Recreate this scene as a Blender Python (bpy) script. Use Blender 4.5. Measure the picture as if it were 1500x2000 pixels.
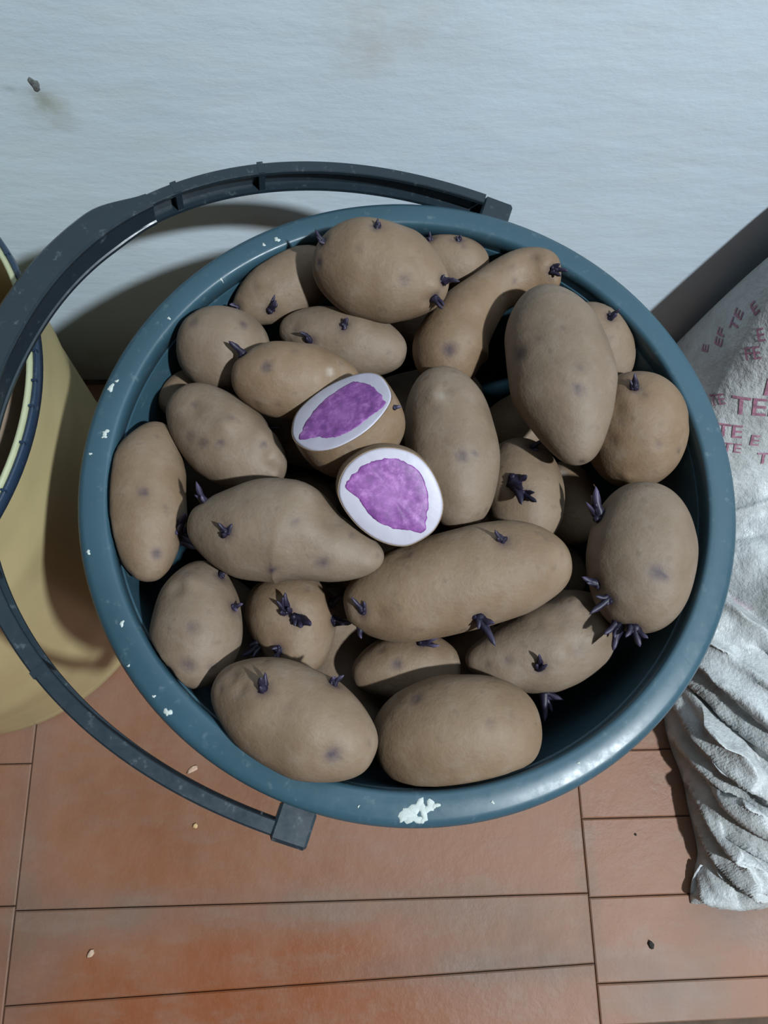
import bpy, bmesh, math, random
from mathutils import Vector, Matrix, noise
from mathutils.bvhtree import BVHTree

random.seed(7)
scene = bpy.context.scene
C = scene.collection
for o in list(bpy.data.objects):
    bpy.data.objects.remove(o)

# ------------------------------------------------------------------ camera
FPX = 1500.0                                   # focal length in pixels of a 1500 x 2000 frame
HCAM = 0.6835
DZ = 0.0835                                    # rim plane lies this much above the 0.26 m the heap was measured at
KF = HCAM / 0.60                               # scale of everything measured on the floor
M = Matrix(((0.99893161, 0.00779167, -0.04555128),
            (-0.02141785, 0.95148946, -0.30693499),
            (0.04095003, 0.30758267, 0.95063978)))
cam = bpy.data.cameras.new('camera')
cam.sensor_fit = 'VERTICAL'
cam.sensor_height = 24.0
cam.lens = FPX / 2000.0 * 24.0
cam.clip_start = 0.01
camo = bpy.data.objects.new('camera', cam)
camo.matrix_world = Matrix.Translation((0, 0, HCAM)) @ M.to_4x4()
C.objects.link(camo)
scene.camera = camo

# ------------------------------------------------------------------ light
world = bpy.data.worlds.new('world')
scene.world = world
world.use_nodes = True
bg = world.node_tree.nodes['Background']
bg.inputs[0].default_value = (1.0, 0.84, 0.64, 1)
bg.inputs[1].default_value = 0.062
bulb = bpy.data.lights.new('ceiling_bulb', 'POINT')
bulb.energy = 265.0
bulb.color = (0.86, 0.95, 1.0)
bulb.shadow_soft_size = 0.04
bulbo = bpy.data.objects.new('ceiling_bulb', bulb)
bulbo.location = (0.958, -0.622, 1.96)
C.objects.link(bulbo)
vs = scene.view_settings
vs.view_transform = 'Standard'
vs.look = 'None'
vs.exposure = 0.0
vs.gamma = 1.0
vs.use_curve_mapping = False

# ------------------------------------------------------------------ measuring helpers
def ray(px, py):
    return M @ Vector(((px - 750) / FPX, -(py - 1000) / FPX, -1.0))
CAM = Vector((0, 0, HCAM))
def atz(px, py, z):
    r = ray(px, py)
    return CAM + r * ((z - HCAM) / r.z)
def aty(px, py, y):
    r = ray(px, py)
    return CAM + r * (y / r.y)
def smooth(a, b, x):
    t = min(1.0, max(0.0, (x - a) / (b - a)))
    return t * t * (3 - 2 * t)
def lerp_list(w, t):
    n = len(w) - 1
    if n == 0:
        return w[0]
    x = min(max(t, 0), 1) * n
    i = min(int(x), n - 1)
    u = x - i
    u = u * u * (3 - 2 * u) * 0.5 + u * 0.5
    return w[i] * (1 - u) + w[i + 1] * u
def catmull(p, t):
    """point at t in 0..1 on a smooth curve through the points p"""
    p = [Vector(q) for q in p]
    if len(p) == 2:
        p = [p[0], (p[0] + p[1]) / 2, p[1]]
    q = [p[0] * 2 - p[1]] + p + [p[-1] * 2 - p[-2]]
    x = t * (len(p) - 1)
    i = min(int(x), len(p) - 2)
    u = x - i
    a, b, c, d = q[i:i + 4]
    return 0.5 * (2 * b + (c - a) * u + (2 * a - 5 * b + 4 * c - d) * u * u + (3 * b - a - 3 * c + d) * u ** 3)
def closed_curve(pts, n):
    p = [Vector(q) for q in pts]
    k = len(p)
    out = []
    for j in range(n):
        x = j / n * k
        i = int(x)
        u = x - i
        a, b, c, d = p[(i - 1) % k], p[i % k], p[(i + 1) % k], p[(i + 2) % k]
        out.append(0.5 * (2 * b + (c - a) * u + (2 * a - 5 * b + 4 * c - d) * u * u + (3 * b - a - 3 * c + d) * u ** 3))
    return out

# ------------------------------------------------------------------ object helpers
def mesh_obj(name, verts, faces, mat, parent=None, origin=None, smooth_shade=True):
    o0 = Vector(origin) if origin is not None else Vector((0, 0, 0))
    me = bpy.data.meshes.new(name)
    me.from_pydata([tuple(Vector(v) - o0) for v in verts], [], faces)
    me.validate()
    bm = bmesh.new()
    bm.from_mesh(me)
    bmesh.ops.recalc_face_normals(bm, faces=bm.faces)
    bm.to_mesh(me)
    bm.free()
    if smooth_shade:
        me.polygons.foreach_set('use_smooth', [True] * len(me.polygons))
    me.materials.append(mat)
    o = bpy.data.objects.new(name, me)
    C.objects.link(o)
    if parent is not None:
        o.parent = parent
        o.location = o0 - abs_loc(parent)
    else:
        o.location = o0
    return o
def abs_loc(o):
    l = Vector(o.location)
    while o.parent is not None:
        o = o.parent
        l += o.location
    return l
def tag(o, label, cat, group=None, kind=None):
    o['label'] = label
    if cat:
        o['category'] = cat
    if group:
        o['group'] = group
    if kind:
        o['kind'] = kind
    return o
def empty(name, loc):
    o = bpy.data.objects.new(name, None)
    o.empty_display_size = 0.05
    C.objects.link(o)
    o.location = loc
    return o
def lathe(profile, centre, n=128, closed=False):
    """profile: list of (r, z); returns verts, faces about a vertical axis"""
    v, f = [], []
    m = len(profile)
    for r, z in profile:
        for j in range(n):
            a = 2 * math.pi * j / n
            v.append((centre[0] + r * math.cos(a), centre[1] + r * math.sin(a), z))
    for i in range(m if closed else m - 1):
        i2 = (i + 1) % m
        for j in range(n):
            k = (j + 1) % n
            f.append((i * n + j, i * n + k, i2 * n + k, i2 * n + j))
    return v, f
def sweep(points, frames, sections, cap=True):
    v, f = [], []
    m = len(sections[0])
    for p, (s, u), sec in zip(points, frames, sections):
        for a, b in sec:
            v.append(p + s * a + u * b)
    for i in range(len(points) - 1):
        for j in range(m):
            k = (j + 1) % m
            f.append((i * m + j, i * m + k, (i + 1) * m + k, (i + 1) * m + j))
    if cap:
        f.append(tuple(range(m - 1, -1, -1)))
        e = (len(points) - 1) * m
        f.append(tuple(range(e, e + m)))
    return v, f
def auto_smooth(o, deg=35):
    me = o.data
    bm = bmesh.new()
    bm.from_mesh(me)
    for e in bm.edges:
        if len(e.link_faces) == 2 and e.calc_face_angle(0) > math.radians(deg):
            e.smooth = False
    bm.to_mesh(me)
    bm.free()

# ------------------------------------------------------------------ materials
class Mat:
    def __init__(self, name, rough=0.6, spec=0.3):
        self.m = bpy.data.materials.new(name)
        self.m.use_nodes = True
        self.t = self.m.node_tree
        self.b = self.t.nodes['Principled BSDF']
        self.b.inputs['Roughness'].default_value = rough
        self.b.inputs['Specular IOR Level'].default_value = spec
    def n(self, kind, **kw):
        x = self.t.nodes.new(kind)
        for k, v in kw.items():
            setattr(x, k, v)
        return x
    def link(self, a, b):
        self.t.links.new(a, b)
    def coord(self, kind='Object'):
        if kind == 'World':
            return self.n('ShaderNodeNewGeometry').outputs['Position']
        return self.n('ShaderNodeTexCoord').outputs[kind]
    def noise(self, co, scale, detail=4, rough=0.55, mult=None):
        if mult is not None:
            mp = self.n('ShaderNodeMapping')
            mp.inputs['Scale'].default_value = mult
            self.link(co, mp.inputs[0])
            co = mp.outputs[0]
        x = self.n('ShaderNodeTexNoise')
        x.inputs['Scale'].default_value = scale
        x.inputs['Detail'].default_value = detail
        x.inputs['Roughness'].default_value = rough
        self.link(co, x.inputs['Vector'])
        return x.outputs['Fac']
    def ramp(self, fac, stops):
        x = self.n('ShaderNodeValToRGB')
        while len(x.color_ramp.elements) < len(stops):
            x.color_ramp.elements.new(0.5)
        for e, (p, c) in zip(x.color_ramp.elements, stops):
            e.position = p
            e.color = (c[0], c[1], c[2], 1) if not isinstance(c, (int, float)) else (c, c, c, 1)
        self.link(fac, x.inputs[0])
        return x.outputs[0]
    def mix(self, fac, a, b, mode='MIX'):
        x = self.n('ShaderNodeMix', data_type='RGBA', blend_type=mode)
        for s, v in ((0, fac), (6, a), (7, b)):
            if isinstance(v, (int, float)):
                x.inputs[s].default_value = v
            elif isinstance(v, tuple):
                x.inputs[s].default_value = (v[0], v[1], v[2], 1)
            else:
                self.link(v, x.inputs[s])
        return x.outputs[2]
    def math(self, op, a, b=None):
        x = self.n('ShaderNodeMath', operation=op)
        for s, v in ((0, a), (1, b)):
            if v is None:
                continue
            if isinstance(v, (int, float)):
                x.inputs[s].default_value = v
            else:
                self.link(v, x.inputs[s])
        return x.outputs[0]
    def blob(self, co, centre, radius, scale=(1, 1, 1)):
        """soft mask around a point"""
        mp = self.n('ShaderNodeVectorMath', operation='SUBTRACT')
        self.link(co, mp.inputs[0])
        mp.inputs[1].default_value = centre
        ms = self.n('ShaderNodeVectorMath', operation='MULTIPLY')
        self.link(mp.outputs[0], ms.inputs[0])
        ms.inputs[1].default_value = scale
        ln = self.n('ShaderNodeVectorMath', operation='LENGTH')
        self.link(ms.outputs[0], ln.inputs[0])
        mr = self.n('ShaderNodeMapRange', interpolation_type='SMOOTHSTEP')
        mr.inputs['From Min'].default_value = 0
        mr.inputs['From Max'].default_value = radius
        mr.inputs['To Min'].default_value = 1
        mr.inputs['To Max'].default_value = 0
        self.link(ln.outputs['Value'], mr.inputs['Value'])
        return mr.outputs[0]
    def base(self, c):
        if isinstance(c, tuple):
            self.b.inputs['Base Color'].default_value = (c[0], c[1], c[2], 1)
        else:
            self.link(c, self.b.inputs['Base Color'])
        return self
    def rough(self, r):
        self.link(r, self.b.inputs['Roughness'])
    def bump(self, h, strength, dist=0.001, prev=None):
        x = self.n('ShaderNodeBump')
        x.inputs['Strength'].default_value = strength
        x.inputs['Distance'].default_value = dist
        self.link(h, x.inputs['Height'])
        if prev is not None:
            self.link(prev, x.inputs['Normal'])
        self.link(x.outputs[0], self.b.inputs['Normal'])
        return x.outputs[0]

WALL_Y = 0.360

def wall_material():
    m = Mat('whitewash', 0.75, 0.2)
    co = m.coord('World')
    big = m.noise(co, 5, 5)
    c = m.ramp(big, [(0.3, (0.525, 0.620, 0.695)), (0.7, (0.61, 0.705, 0.785))])
    st = m.noise(co, 22, 5, 0.6, (1, 1, 2.5))
    c = m.mix(m.math('MULTIPLY', m.ramp(st, [(0.48, 0.0), (0.75, 1.0)]), 0.35), c, (0.56, 0.60, 0.60))
    # dirt marks where the plaster was knocked
    def at_wall(px, py):
        p = aty(px, py, WALL_Y)
        return tuple(p)
    nz = m.noise(co, 60, 4)
    def mark(px, py, rad, col, amount, scale=(1, 1, 1)):
        nonlocal c
        b = m.blob(co, at_wall(px, py), rad, scale)
        b = m.math('MULTIPLY', b, m.ramp(nz, [(0.35, 0.25), (0.65, 1.0)]))
        c = m.mix(m.math('MULTIPLY', b, amount), c, col)
    mark(770, 60, 0.060, (0.50, 0.47, 0.44), 0.45, (1, 1, 1.6))
    mark(710, 95, 0.035, (0.48, 0.45, 0.42), 0.4, (1, 1, 1))
    mark(95, 215, 0.024, (0.36, 0.38, 0.33), 0.8, (1, 1, 1))
    mark(75, 195, 0.013, (0.30, 0.33, 0.30), 0.8)
    mark(30, 172, 0.012, (0.30, 0.33, 0.33), 0.7, (0.7, 1, 3))
    mark(520, 442, 0.022, (0.45, 0.34, 0.24), 0.6, (0.8, 1, 1.4))
    mark(490, 385, 0.016, (0.35, 0.24, 0.14), 0.7, (0.6, 1, 2.5))
    # noisy brown tint, stronger towards the foot of the wall
    sp = m.n('ShaderNodeSeparateXYZ')
    m.link(co, sp.inputs[0])
    low = m.n('ShaderNodeMapRange')
    low.inputs['From Min'].default_value = 0.10
    low.inputs['From Max'].default_value = 0.0
    m.link(sp.outputs['Z'], low.inputs['Value'])
    c = m.mix(m.math('MULTIPLY', low.outputs[0], m.math('MULTIPLY', nz, 0.9)), c, (0.40, 0.31, 0.22))
    m.base(c)
    b1 = m.bump(m.noise(co, 30, 6, 0.55, (0.55, 1, 1.6)), 0.22, 0.004)
    m.bump(m.noise(co, 260, 3, 0.6), 0.10, 0.001, b1)
    return m.m

def floor_material():
    m = Mat('red_floor_paint', 0.55, 0.25)
    co = m.coord('World')
    big = m.noise(co, 9, 5, 0.6)
    c = m.ramp(big, [(0.3, (0.180, 0.081, 0.045)), (0.5, (0.216, 0.105, 0.063)), (0.72, (0.240, 0.129, 0.087))])
    # bare saturated red-orange paint
    def spot(px, py, rad, col, amount, scale):
        nonlocal c
        p = atz(px, py, 0)
        b = m.blob(co, tuple(p), rad, scale)
        b = m.math('MULTIPLY', b, m.ramp(m.noise(co, 24, 5, 0.6), [(0.3, 0.35), (0.6, 1.0)]))
        c = m.mix(m.math('MULTIPLY', b, amount), c, col)
    spot(430, 1995, 0.25, (0.186, 0.048, 0.011), 0.95, (0.75, 1.9, 1))
    spot(300, 1700, 0.12, (0.216, 0.078, 0.033), 0.5, (0.8, 1.2, 1))
    spot(600, 1960, 0.14, (0.192, 0.057, 0.018), 0.6, (0.7, 1.7, 1))
    spot(200, 1790, 0.055, (0.156, 0.123, 0.102), 0.75, (0.7, 1.7, 1))
    spot(640, 1770, 0.040, (0.180, 0.138, 0.114), 0.7, (0.6, 2.0, 1))
    spot(60, 1850, 0.05, (0.132, 0.090, 0.069), 0.7, (1, 0.6, 1))
    spot(960, 1830, 0.075, (0.150, 0.093, 0.066), 0.75, (0.7, 1.3, 1))
    spot(1330, 1950, 0.06, (0.162, 0.120, 0.096), 0.8, (0.8, 1.2, 1))
    spot(1440, 1800, 0.05, (0.144, 0.102, 0.084), 0.8, (0.7, 1.6, 1))
    spot(1050, 1900, 0.10, (0.162, 0.096, 0.069), 0.5, (0.5, 2.4, 1))
    spot(640, 1772, 0.26, (0.150, 0.110, 0.088), 0.55, (0.8, 9.0, 1))
    spot(950, 1890, 0.16, (0.120, 0.085, 0.065), 0.6, (0.9, 9.0, 1))
    spot(1150, 1760, 0.14, (0.120, 0.085, 0.065), 0.5, (9.0, 0.8, 1))
    spot(45, 1700, 0.2, (0.140, 0.100, 0.080), 0.5, (9.0, 0.8, 1))
    dust = m.noise(co, 40, 6, 0.65, (0.5, 1.4, 1))
    c = m.mix(m.math('MULTIPLY', m.ramp(dust, [(0.5, 0.0), (0.75, 1.0)]), 0.4), c, (0.198, 0.150, 0.120))
    fine = m.noise(co, 300, 3, 0.6)
    c = m.mix(m.math('MULTIPLY', m.ramp(fine, [(0.6, 0.0), (0.8, 1.0)]), 0.3), c, (0.108, 0.060, 0.042))
    m.base(c)
    b1 = m.bump(m.noise(co, 70, 6, 0.6), 0.35, 0.002)
    m.bump(fine, 0.2, 0.0006, b1)
    m.rough(m.ramp(big, [(0.3, 0.42), (0.7, 0.62)]))
    return m.m

def simple(name, col, rough=0.5, spec=0.4, var=0.2, scale=40, bump=0.0):
    m = Mat(name, rough, spec)
    co = m.coord('Object')
    nz = m.noise(co, scale, 5)
    lo = tuple(x * (1 - var) for x in col)
    hi = tuple(min(1, x * (1 + var)) for x in col)
    m.base(m.ramp(nz, [(0.3, lo), (0.7, hi)]))
    if bump:
        m.bump(m.noise(co, scale * 4, 4), bump, 0.001)
    return m.m

def potato_material():
    m = Mat('potato_skin', 0.62, 0.30)
    co = m.coord('Object')
    oi = m.n('ShaderNodeObjectInfo')
    big = m.noise(co, 38, 5, 0.6)
    a = m.ramp(big, [(0.28, (0.119, 0.083, 0.056)), (0.5, (0.153, 0.111, 0.077)), (0.72, (0.184, 0.138, 0.102))])
    warm = m.ramp(big, [(0.28, (0.131, 0.080, 0.046)), (0.5, (0.165, 0.107, 0.063)), (0.72, (0.196, 0.136, 0.090))])
    c = m.mix(oi.outputs['Random'], a, warm)
    dust = m.noise(co, 95, 6, 0.7)
    c = m.mix(m.math('MULTIPLY', m.ramp(dust, [(0.52, 0.0), (0.72, 1.0)]), 0.35), c, (0.210, 0.173, 0.144))
    dk = m.noise(co, 150, 3, 0.5)
    c = m.mix(m.math('MULTIPLY', m.ramp(dk, [(0.62, 0.0), (0.75, 1.0)]), 0.45), c, (0.076, 0.052, 0.039))
    at = m.n('ShaderNodeAttribute', attribute_name='eye')
    ef = m.math('MULTIPLY', at.outputs['Fac'], m.ramp(m.noise(co, 420, 3), [(0.3, 0.7), (0.6, 1.0)]))
    c = m.mix(ef, c, (0.034, 0.022, 0.036))
    at2 = m.n('ShaderNodeAttribute', attribute_name='pale')
    c = m.mix(at2.outputs['Fac'], c, (0.361, 0.317, 0.277))
    m.base(c)
    b1 = m.bump(m.noise(co, 110, 6, 0.62), 0.42, 0.0016)
    m.bump(m.noise(co, 700, 3, 0.6), 0.25, 0.0004, b1)
    m.rough(m.ramp(dust, [(0.35, 0.52), (0.7, 0.70)]))
    return m.m

def sprout_material():
    m = Mat('purple_sprout', 0.5, 0.35)
    co = m.coord('Object')
    at = m.n('ShaderNodeAttribute', attribute_name='tip')
    c = m.ramp(m.noise(co, 500, 3), [(0.3, (0.006, 0.005, 0.013)), (0.7, (0.015, 0.011, 0.029))])
    c = m.mix(at.outputs['Fac'], c, (0.13, 0.105, 0.185))
    m.base(c)
    return m.m

def flesh_material(white):
    m = Mat('white_flesh' if white else 'purple_flesh', 0.45, 0.4)
    co = m.coord('Object')
    if white:
        m.base(m.ramp(m.noise(co, 120, 4), [(0.3, (0.335, 0.315, 0.375)), (0.7, (0.385, 0.37, 0.43))]))
    else:
        a = m.noise(co, 210, 6, 0.68)
        b = m.noise(co, 520, 5, 0.65)
        c = m.ramp(a, [(0.34, (0.105, 0.028, 0.140)), (0.50, (0.190, 0.058, 0.232)), (0.64, (0.310, 0.125, 0.345))])
        c = m.mix(m.math('MULTIPLY', m.ramp(b, [(0.46, 0.0), (0.62, 1.0)]), 0.55), c, (0.125, 0.034, 0.165))
        core = m.blob(co, (0, 0, 0), 0.011)
        c = m.mix(m.math('MULTIPLY', m.math('MULTIPLY', core, a), 0.9), c, (0.300, 0.125, 0.340))
        m.base(c)
    m.bump(m.noise(co, 500, 4), 0.15, 0.0004)
    return m.m

def bucket_material(name, col, rough):
    m = Mat(name, rough, 0.45)
    co = m.coord('World')
    a = m.noise(co, 14, 4)
    c = m.ramp(a, [(0.3, tuple(x * 0.88 for x in col)), (0.7, tuple(x * 1.10 for x in col))])
    sc = m.noise(co, 170, 4, 0.7)
    c = m.mix(m.math('MULTIPLY', m.ramp(sc, [(0.60, 0.0), (0.78, 1.0)]), 0.28), c, (0.22, 0.27, 0.29))
    m.base(c)
    m.rough(m.ramp(sc, [(0.3, rough - 0.05), (0.8, rough + 0.14)]))
    m.bump(m.noise(co, 240, 3), 0.02, 0.0004)
    return m.m

def sack_material():
    m = Mat('woven_plastic', 0.38, 0.45)
    co = m.coord('World')
    c = m.ramp(m.noise(co, 14, 6, 0.65), [(0.3, (0.35, 0.36, 0.355)), (0.55, (0.48, 0.50, 0.505)), (0.75, (0.57, 0.595, 0.61))])
    gr = m.noise(co, 55, 5, 0.65, (1, 1.8, 1))
    c = m.mix(m.math('MULTIPLY', m.ramp(gr, [(0.52, 0.0), (0.75, 1.0)]), 0.5), c, (0.22, 0.22, 0.205))
    # faded pink ink around the lettering
    def ink(px, py, z, rad, amount, col=(0.52, 0.30, 0.38), s=(1, 1, 1)):
        nonlocal c
        b = m.blob(co, tuple(atz(px, py, z)), rad, s)
        b = m.math('MULTIPLY', b, m.ramp(m.noise(co, 130, 4, 0.6, (0.5, 1.6, 1)), [(0.42, 0.1), (0.58, 1.0)]))
        c = m.mix(m.math('MULTIPLY', b, amount), c, col)
    ink(1440, 800, 0.06, 0.05, 0.45)
    ink(1480, 860, 0.06, 0.03, 0.5)
    ink(1440, 630, 0.10, 0.06, 0.4)
    ink(1445, 1195, 0.05, 0.022, 0.8, (0.38, 0.16, 0.25))
    ink(1490, 1105, 0.06, 0.018, 0.7, (0.25, 0.22, 0.22))
    ink(1490, 1465, 0.03, 0.020, 1.0, (0.36, 0.36, 0.05), (1, 1.6, 1))
    m.base(c)
    w1 = m.n('ShaderNodeTexWave', bands_direction='X')
    w1.inputs['Scale'].default_value = 330
    m.link(co, w1.inputs['Vector'])
    w2 = m.n('ShaderNodeTexWave', bands_direction='Y')
    w2.inputs['Scale'].default_value = 330
    m.link(co, w2.inputs['Vector'])
    weave = m.math('ADD', w1.outputs['Fac'], w2.outputs['Fac'])
    b0 = m.bump(m.noise(co, 42, 6, 0.65, (1.3, 1, 1)), 0.6, 0.006)
    b1 = m.bump(m.noise(co, 150, 5, 0.6), 0.5, 0.0018, b0)
    m.bump(weave, 0.08, 0.0003, b1)
    return m.m

MW, MF = wall_material(), floor_material()
MORTAR = simple('floor_mortar', (0.085, 0.058, 0.043), 0.9, 0.1, 0.3, 60, 0.4)
SKIN, SPROUT = potato_material(), sprout_material()
WHITE, PURPLE = flesh_material(True), flesh_material(False)
BLUE = bucket_material('slate_blue_plastic', (0.028, 0.066, 0.091), 0.35)
DARK = bucket_material('dark_navy_plastic', (0.013, 0.022, 0.030), 0.34)
NAVY = bucket_material('navy_rim_plastic', (0.016, 0.030, 0.055), 0.25)
CREAM = simple('pale_cream_lip', (0.33, 0.35, 0.22), 0.5, 0.4, 0.1, 50)
YELLOW = simple('cream_yellow_plastic', (0.42, 0.345, 0.18), 0.30, 0.5, 0.08, 20)
SACK = sack_material()
INK = simple('faded_red_ink', (0.36, 0.17, 0.24), 0.5, 0.3, 0.35, 300)
PAINT = simple('white_paint', (0.40, 0.44, 0.42), 0.7, 0.2, 0.1, 300)
CRUMB = simple('straw_crumb', (0.55, 0.38, 0.20), 0.8, 0.2, 0.3, 400)
DARK_SPOT = simple('dark_pit', (0.03, 0.028, 0.025), 0.9, 0.1, 0.3, 300)

# ------------------------------------------------------------------ setting: floor and wall
def box_mesh(x0, x1, y0, y1, z0, z1):
    v = [(x, y, z) for z in (z0, z1) for y in (y0, y1) for x in (x0, x1)]
    f = [(0, 2, 3, 1), (4, 5, 7, 6), (0, 1, 5, 4), (2, 6, 7, 3), (0, 4, 6, 2), (1, 3, 7, 5)]
    return v, f
v, f = box_mesh(-2.2, 2.6, -1.6, WALL_Y, -0.06, -0.0028)
floor = mesh_obj('floor', v, f, MORTAR, smooth_shade=False)
tag(floor, 'red painted tile floor with dark worn joints', None, kind='structure')

def tile(q, sink=0.0):
    """q: four (x, y) corners, counter-clockwise"""
    q = [(x * KF, min(y * KF, WALL_Y - 0.006)) for x, y in q]
    cx = sum(p[0] for p in q) / 4
    cy = sum(p[1] for p in q) / 4
    v, f = [], []
    for inset, z in ((0.0004, -0.0030), (0.0004, -0.0008 - sink), (0.0014, -sink)):
        for x, y in q:
            v.append((x - math.copysign(inset, x - cx), y - math.copysign(inset, y - cy), z))
    for k in (0, 4):
        for j in range(4):
            f.append((k + j, k + (j + 1) % 4, k + 4 + (j + 1) % 4, k + 4 + j))
    f.append((8, 9, 10, 11))
    f.append((3, 2, 1, 0))
    return mesh_obj('tile', v, f, MF, floor, (cx, cy, 0), smooth_shade=False)
W = 0.402
X0 = -0.233
cols = {
    0: [(.311, .311), (.20, .20), (.10, .10), (-.094, -.094), (-.1515, -.1385), (-.235, -.235), (-.33, -.33), (-.4655, -.4655)],
    -1: [(.311, .311), (.19, .19), (.097, .097), (.003, .003), (-.091, -.091), (-.185, -.185), (-.28, -.28), (-.375, -.375), (-.4655, -.4655)],
    1: [(.311, .311), (.22, .22), (.12, .12), (.055, .055), (.003, .003), (-.0445, -.0445), (-.097, -.095), (-.151, -.148), (-.1765, -.172), None, (-.198, -.198), (-.29, -.29), (-.38, -.38), (-.4655, -.4655)],   # a strip is broken out
}
for ci in range(-4, 6):
    xa, xb = X0 + ci * W, X0 + (ci + 1) * W
    ed = cols.get(ci)
    if ed is None:
        off = 0.02 * (ci % 3)
        ed = [(.311, .311)] + [(.22 - off - .096 * k,) * 2 for k in range(7)] + [(-.4655, -.4655)]
    for ea, eb in zip(ed[:-1], ed[1:]):
        if ea is None or eb is None:
            continue
        (a0, a1), (b0, b1) = ea, eb
        tile([(xa, b0), (xb, b1), (xb, a1), (xa, a0)], random.uniform(0, 0.0004))
v, f = box_mesh((X0 - 4 * W) * KF, (X0 + 6 * W) * KF, -1.6, -0.53, -0.0029, -0.0004)
# the floor beyond the counted tiles keeps the same paint
fo = mesh_obj('floor_apron', v, f, MF, floor, smooth_shade=False)

v, f = box_mesh(-2.2, 2.6, WALL_Y, WALL_Y + 0.12, -0.06, 2.5)
wall = mesh_obj('wall_back', v, f, MW, smooth_shade=False)
tag(wall, 'whitewashed plaster wall with brush marks and dirt stains', None, kind='structure')
# knocked-out pit in the plaster with its dark plug
p = aty(67, 165, WALL_Y)
vv, ff = [], []
for k, (rr, dy) in enumerate(((0.0042, 0.0), (0.0034, -0.0003), (0.0018, -0.0005))):
    for j in range(14):
        a = 2 * math.pi * j / 14
        w = 1 + 0.16 * math.sin(3 * a + 1) + 0.12 * math.sin(5 * a)
        vv.append((p.x + rr * w * 0.62 * math.cos(a) - 0.10 * rr * math.sin(a), WALL_Y + dy, p.z + rr * w * 1.15 * math.sin(a)))
for k in range(2):
    for j in range(14):
        ff.append((k * 14 + j, k * 14 + (j + 1) % 14, k * 14 + 14 + (j + 1) % 14, k * 14 + 14 + j))
ff.append(tuple(range(28, 42)))
mesh_obj('wall_plug', vv, ff, simple('grey_plug', (0.13, 0.14, 0.14), 0.9, 0.1, 0.5, 500), wall, p)

# ------------------------------------------------------------------ slate blue bucket with handle
BX, BY = 0.030, 0.128
bucket = empty('bucket', (BX, BY, 0))
tag(bucket, 'slate blue plastic bucket heaped with potatoes, its dark handle folded over', 'bucket')
def r_in(z):
    return 0.115 + 0.0255 * min(max(z - DZ, -DZ), 0.258) / 0.258
prof = [(0.0005, 0.0), (0.103, 0.0), (0.1080, 0.002), (0.1105, 0.006)]
prof += [(r_in(z) + 0.0026, z) for z in (0.03, 0.10, 0.16, 0.22, 0.28, 0.252 + DZ)]
prof += [(r_in(z), z) for z in (0.252 + DZ, 0.28, 0.22, 0.16, 0.10, 0.03, 0.008)] + [(0.103, 0.004), (0.0005, 0.004)]
v, f = lathe(prof, (BX, BY))
o = mesh_obj('body', v, f, BLUE, bucket, (BX, BY, 0))
auto_smooth(o, 50)
rimprof = [(0.1408, 0.250), (0.1405, 0.2590), (0.1408, 0.2612), (0.1416, 0.2624), (0.1428, 0.2628), (0.1465, 0.2626), (0.1515, 0.2622), (0.1540, 0.2612),
           (0.1553, 0.2590), (0.1556, 0.2500), (0.1552, 0.2455), (0.1534, 0.2455), (0.1530, 0.2560), (0.1500, 0.2585), (0.1445, 0.2585), (0.1432, 0.2570), (0.1432, 0.2500)]
rimprof = [(a, z + DZ) for a, z in rimprof]
v, f = lathe(rimprof, (BX, BY), 192, True)
rim = mesh_obj('rim', v, f, BLUE, bucket, (BX, BY, 0.25 + DZ))
def rim_z(r):
    pts = rimprof[1:9]
    for (a, za), (b, zb) in zip(pts[:-1], pts[1:]):
        if a <= r <= b:
            return za + (zb - za) * (r - a) / (b - a + 1e-9)
    return 0.2625 + DZ
def speck(px, py, size, seed, stretch=1.0, ang=0.0):
    rnd = random.Random(seed)
    c = atz(px, py, 0.2626 + DZ)
    n = 16
    ph = [rnd.uniform(0, 6.28) for _ in range(4)]
    rings = []
    for s, h in ((1.0, 0.00005), (0.8, 0.00035), (0.35, 0.0005)):
        ring = []
        for j in range(n):
            a = 2 * math.pi * j / n
            w = 1 + 0.30 * math.sin(2 * a + ph[0]) + 0.22 * math.sin(3 * a + ph[1]) + 0.16 * math.sin(5 * a + ph[2])
            dx, dy = size * s * w * math.cos(a) * stretch, size * s * w * math.sin(a)
            x = c.x + dx * math.cos(ang) - dy * math.sin(ang)
            y = c.y + dx * math.sin(ang) + dy * math.cos(ang)
            r = math.hypot(x - BX, y - BY)
            ring.append((x, y, rim_z(r) + h))
        rings.append(ring)
    vv = [p for r in rings for p in r]
    ff = []
    for k in range(2):
        for j in range(n):
            ff.append((k * n + j, k * n + (j + 1) % n, (k + 1) * n + (j + 1) % n, (k + 1) * n + j))
    ff.append(tuple(range(2 * n, 3 * n)))
    return mesh_obj('paint_speck', vv, ff, PAINT, rim, c)
for i, (x, y, s) in enumerate([(216, 757, .0017), (228, 744, .0008), (206, 845, .0015), (204, 853, .0010), (176, 886, .0007), (172, 1078, .0010), (238, 1218, .0011),
                               (327, 1391, .0016), (300, 1360, .0007), (541, 468, .0014), (515, 478, .0009), (330, 622, .0008), (962, 1567, .0007),
                               (1130, 1490, .0006), (250, 1300, .0006), (700, 1575, .0005), (432, 545, .0006)]):
    speck(x, y, s, i)
for i, (x, y, s, st, an) in enumerate([(797, 1590, .0032, 0.8, 0.7), (812, 1578, .0026, 1.3, 0.9), (826, 1583, .0030, 0.7, 0.2), (838, 1576, .0022, 1.2, 0.4),
                                       (850, 1574, .0012, 1.4, 0.6), (808, 1600, .0021, 1.5, 0.0), (828, 1599, .0016, 1.0, 0.0), (787, 1600, .0014, 1.0, 0.5)]):
    speck(x, y, s, 40 + i, st, an)

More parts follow.
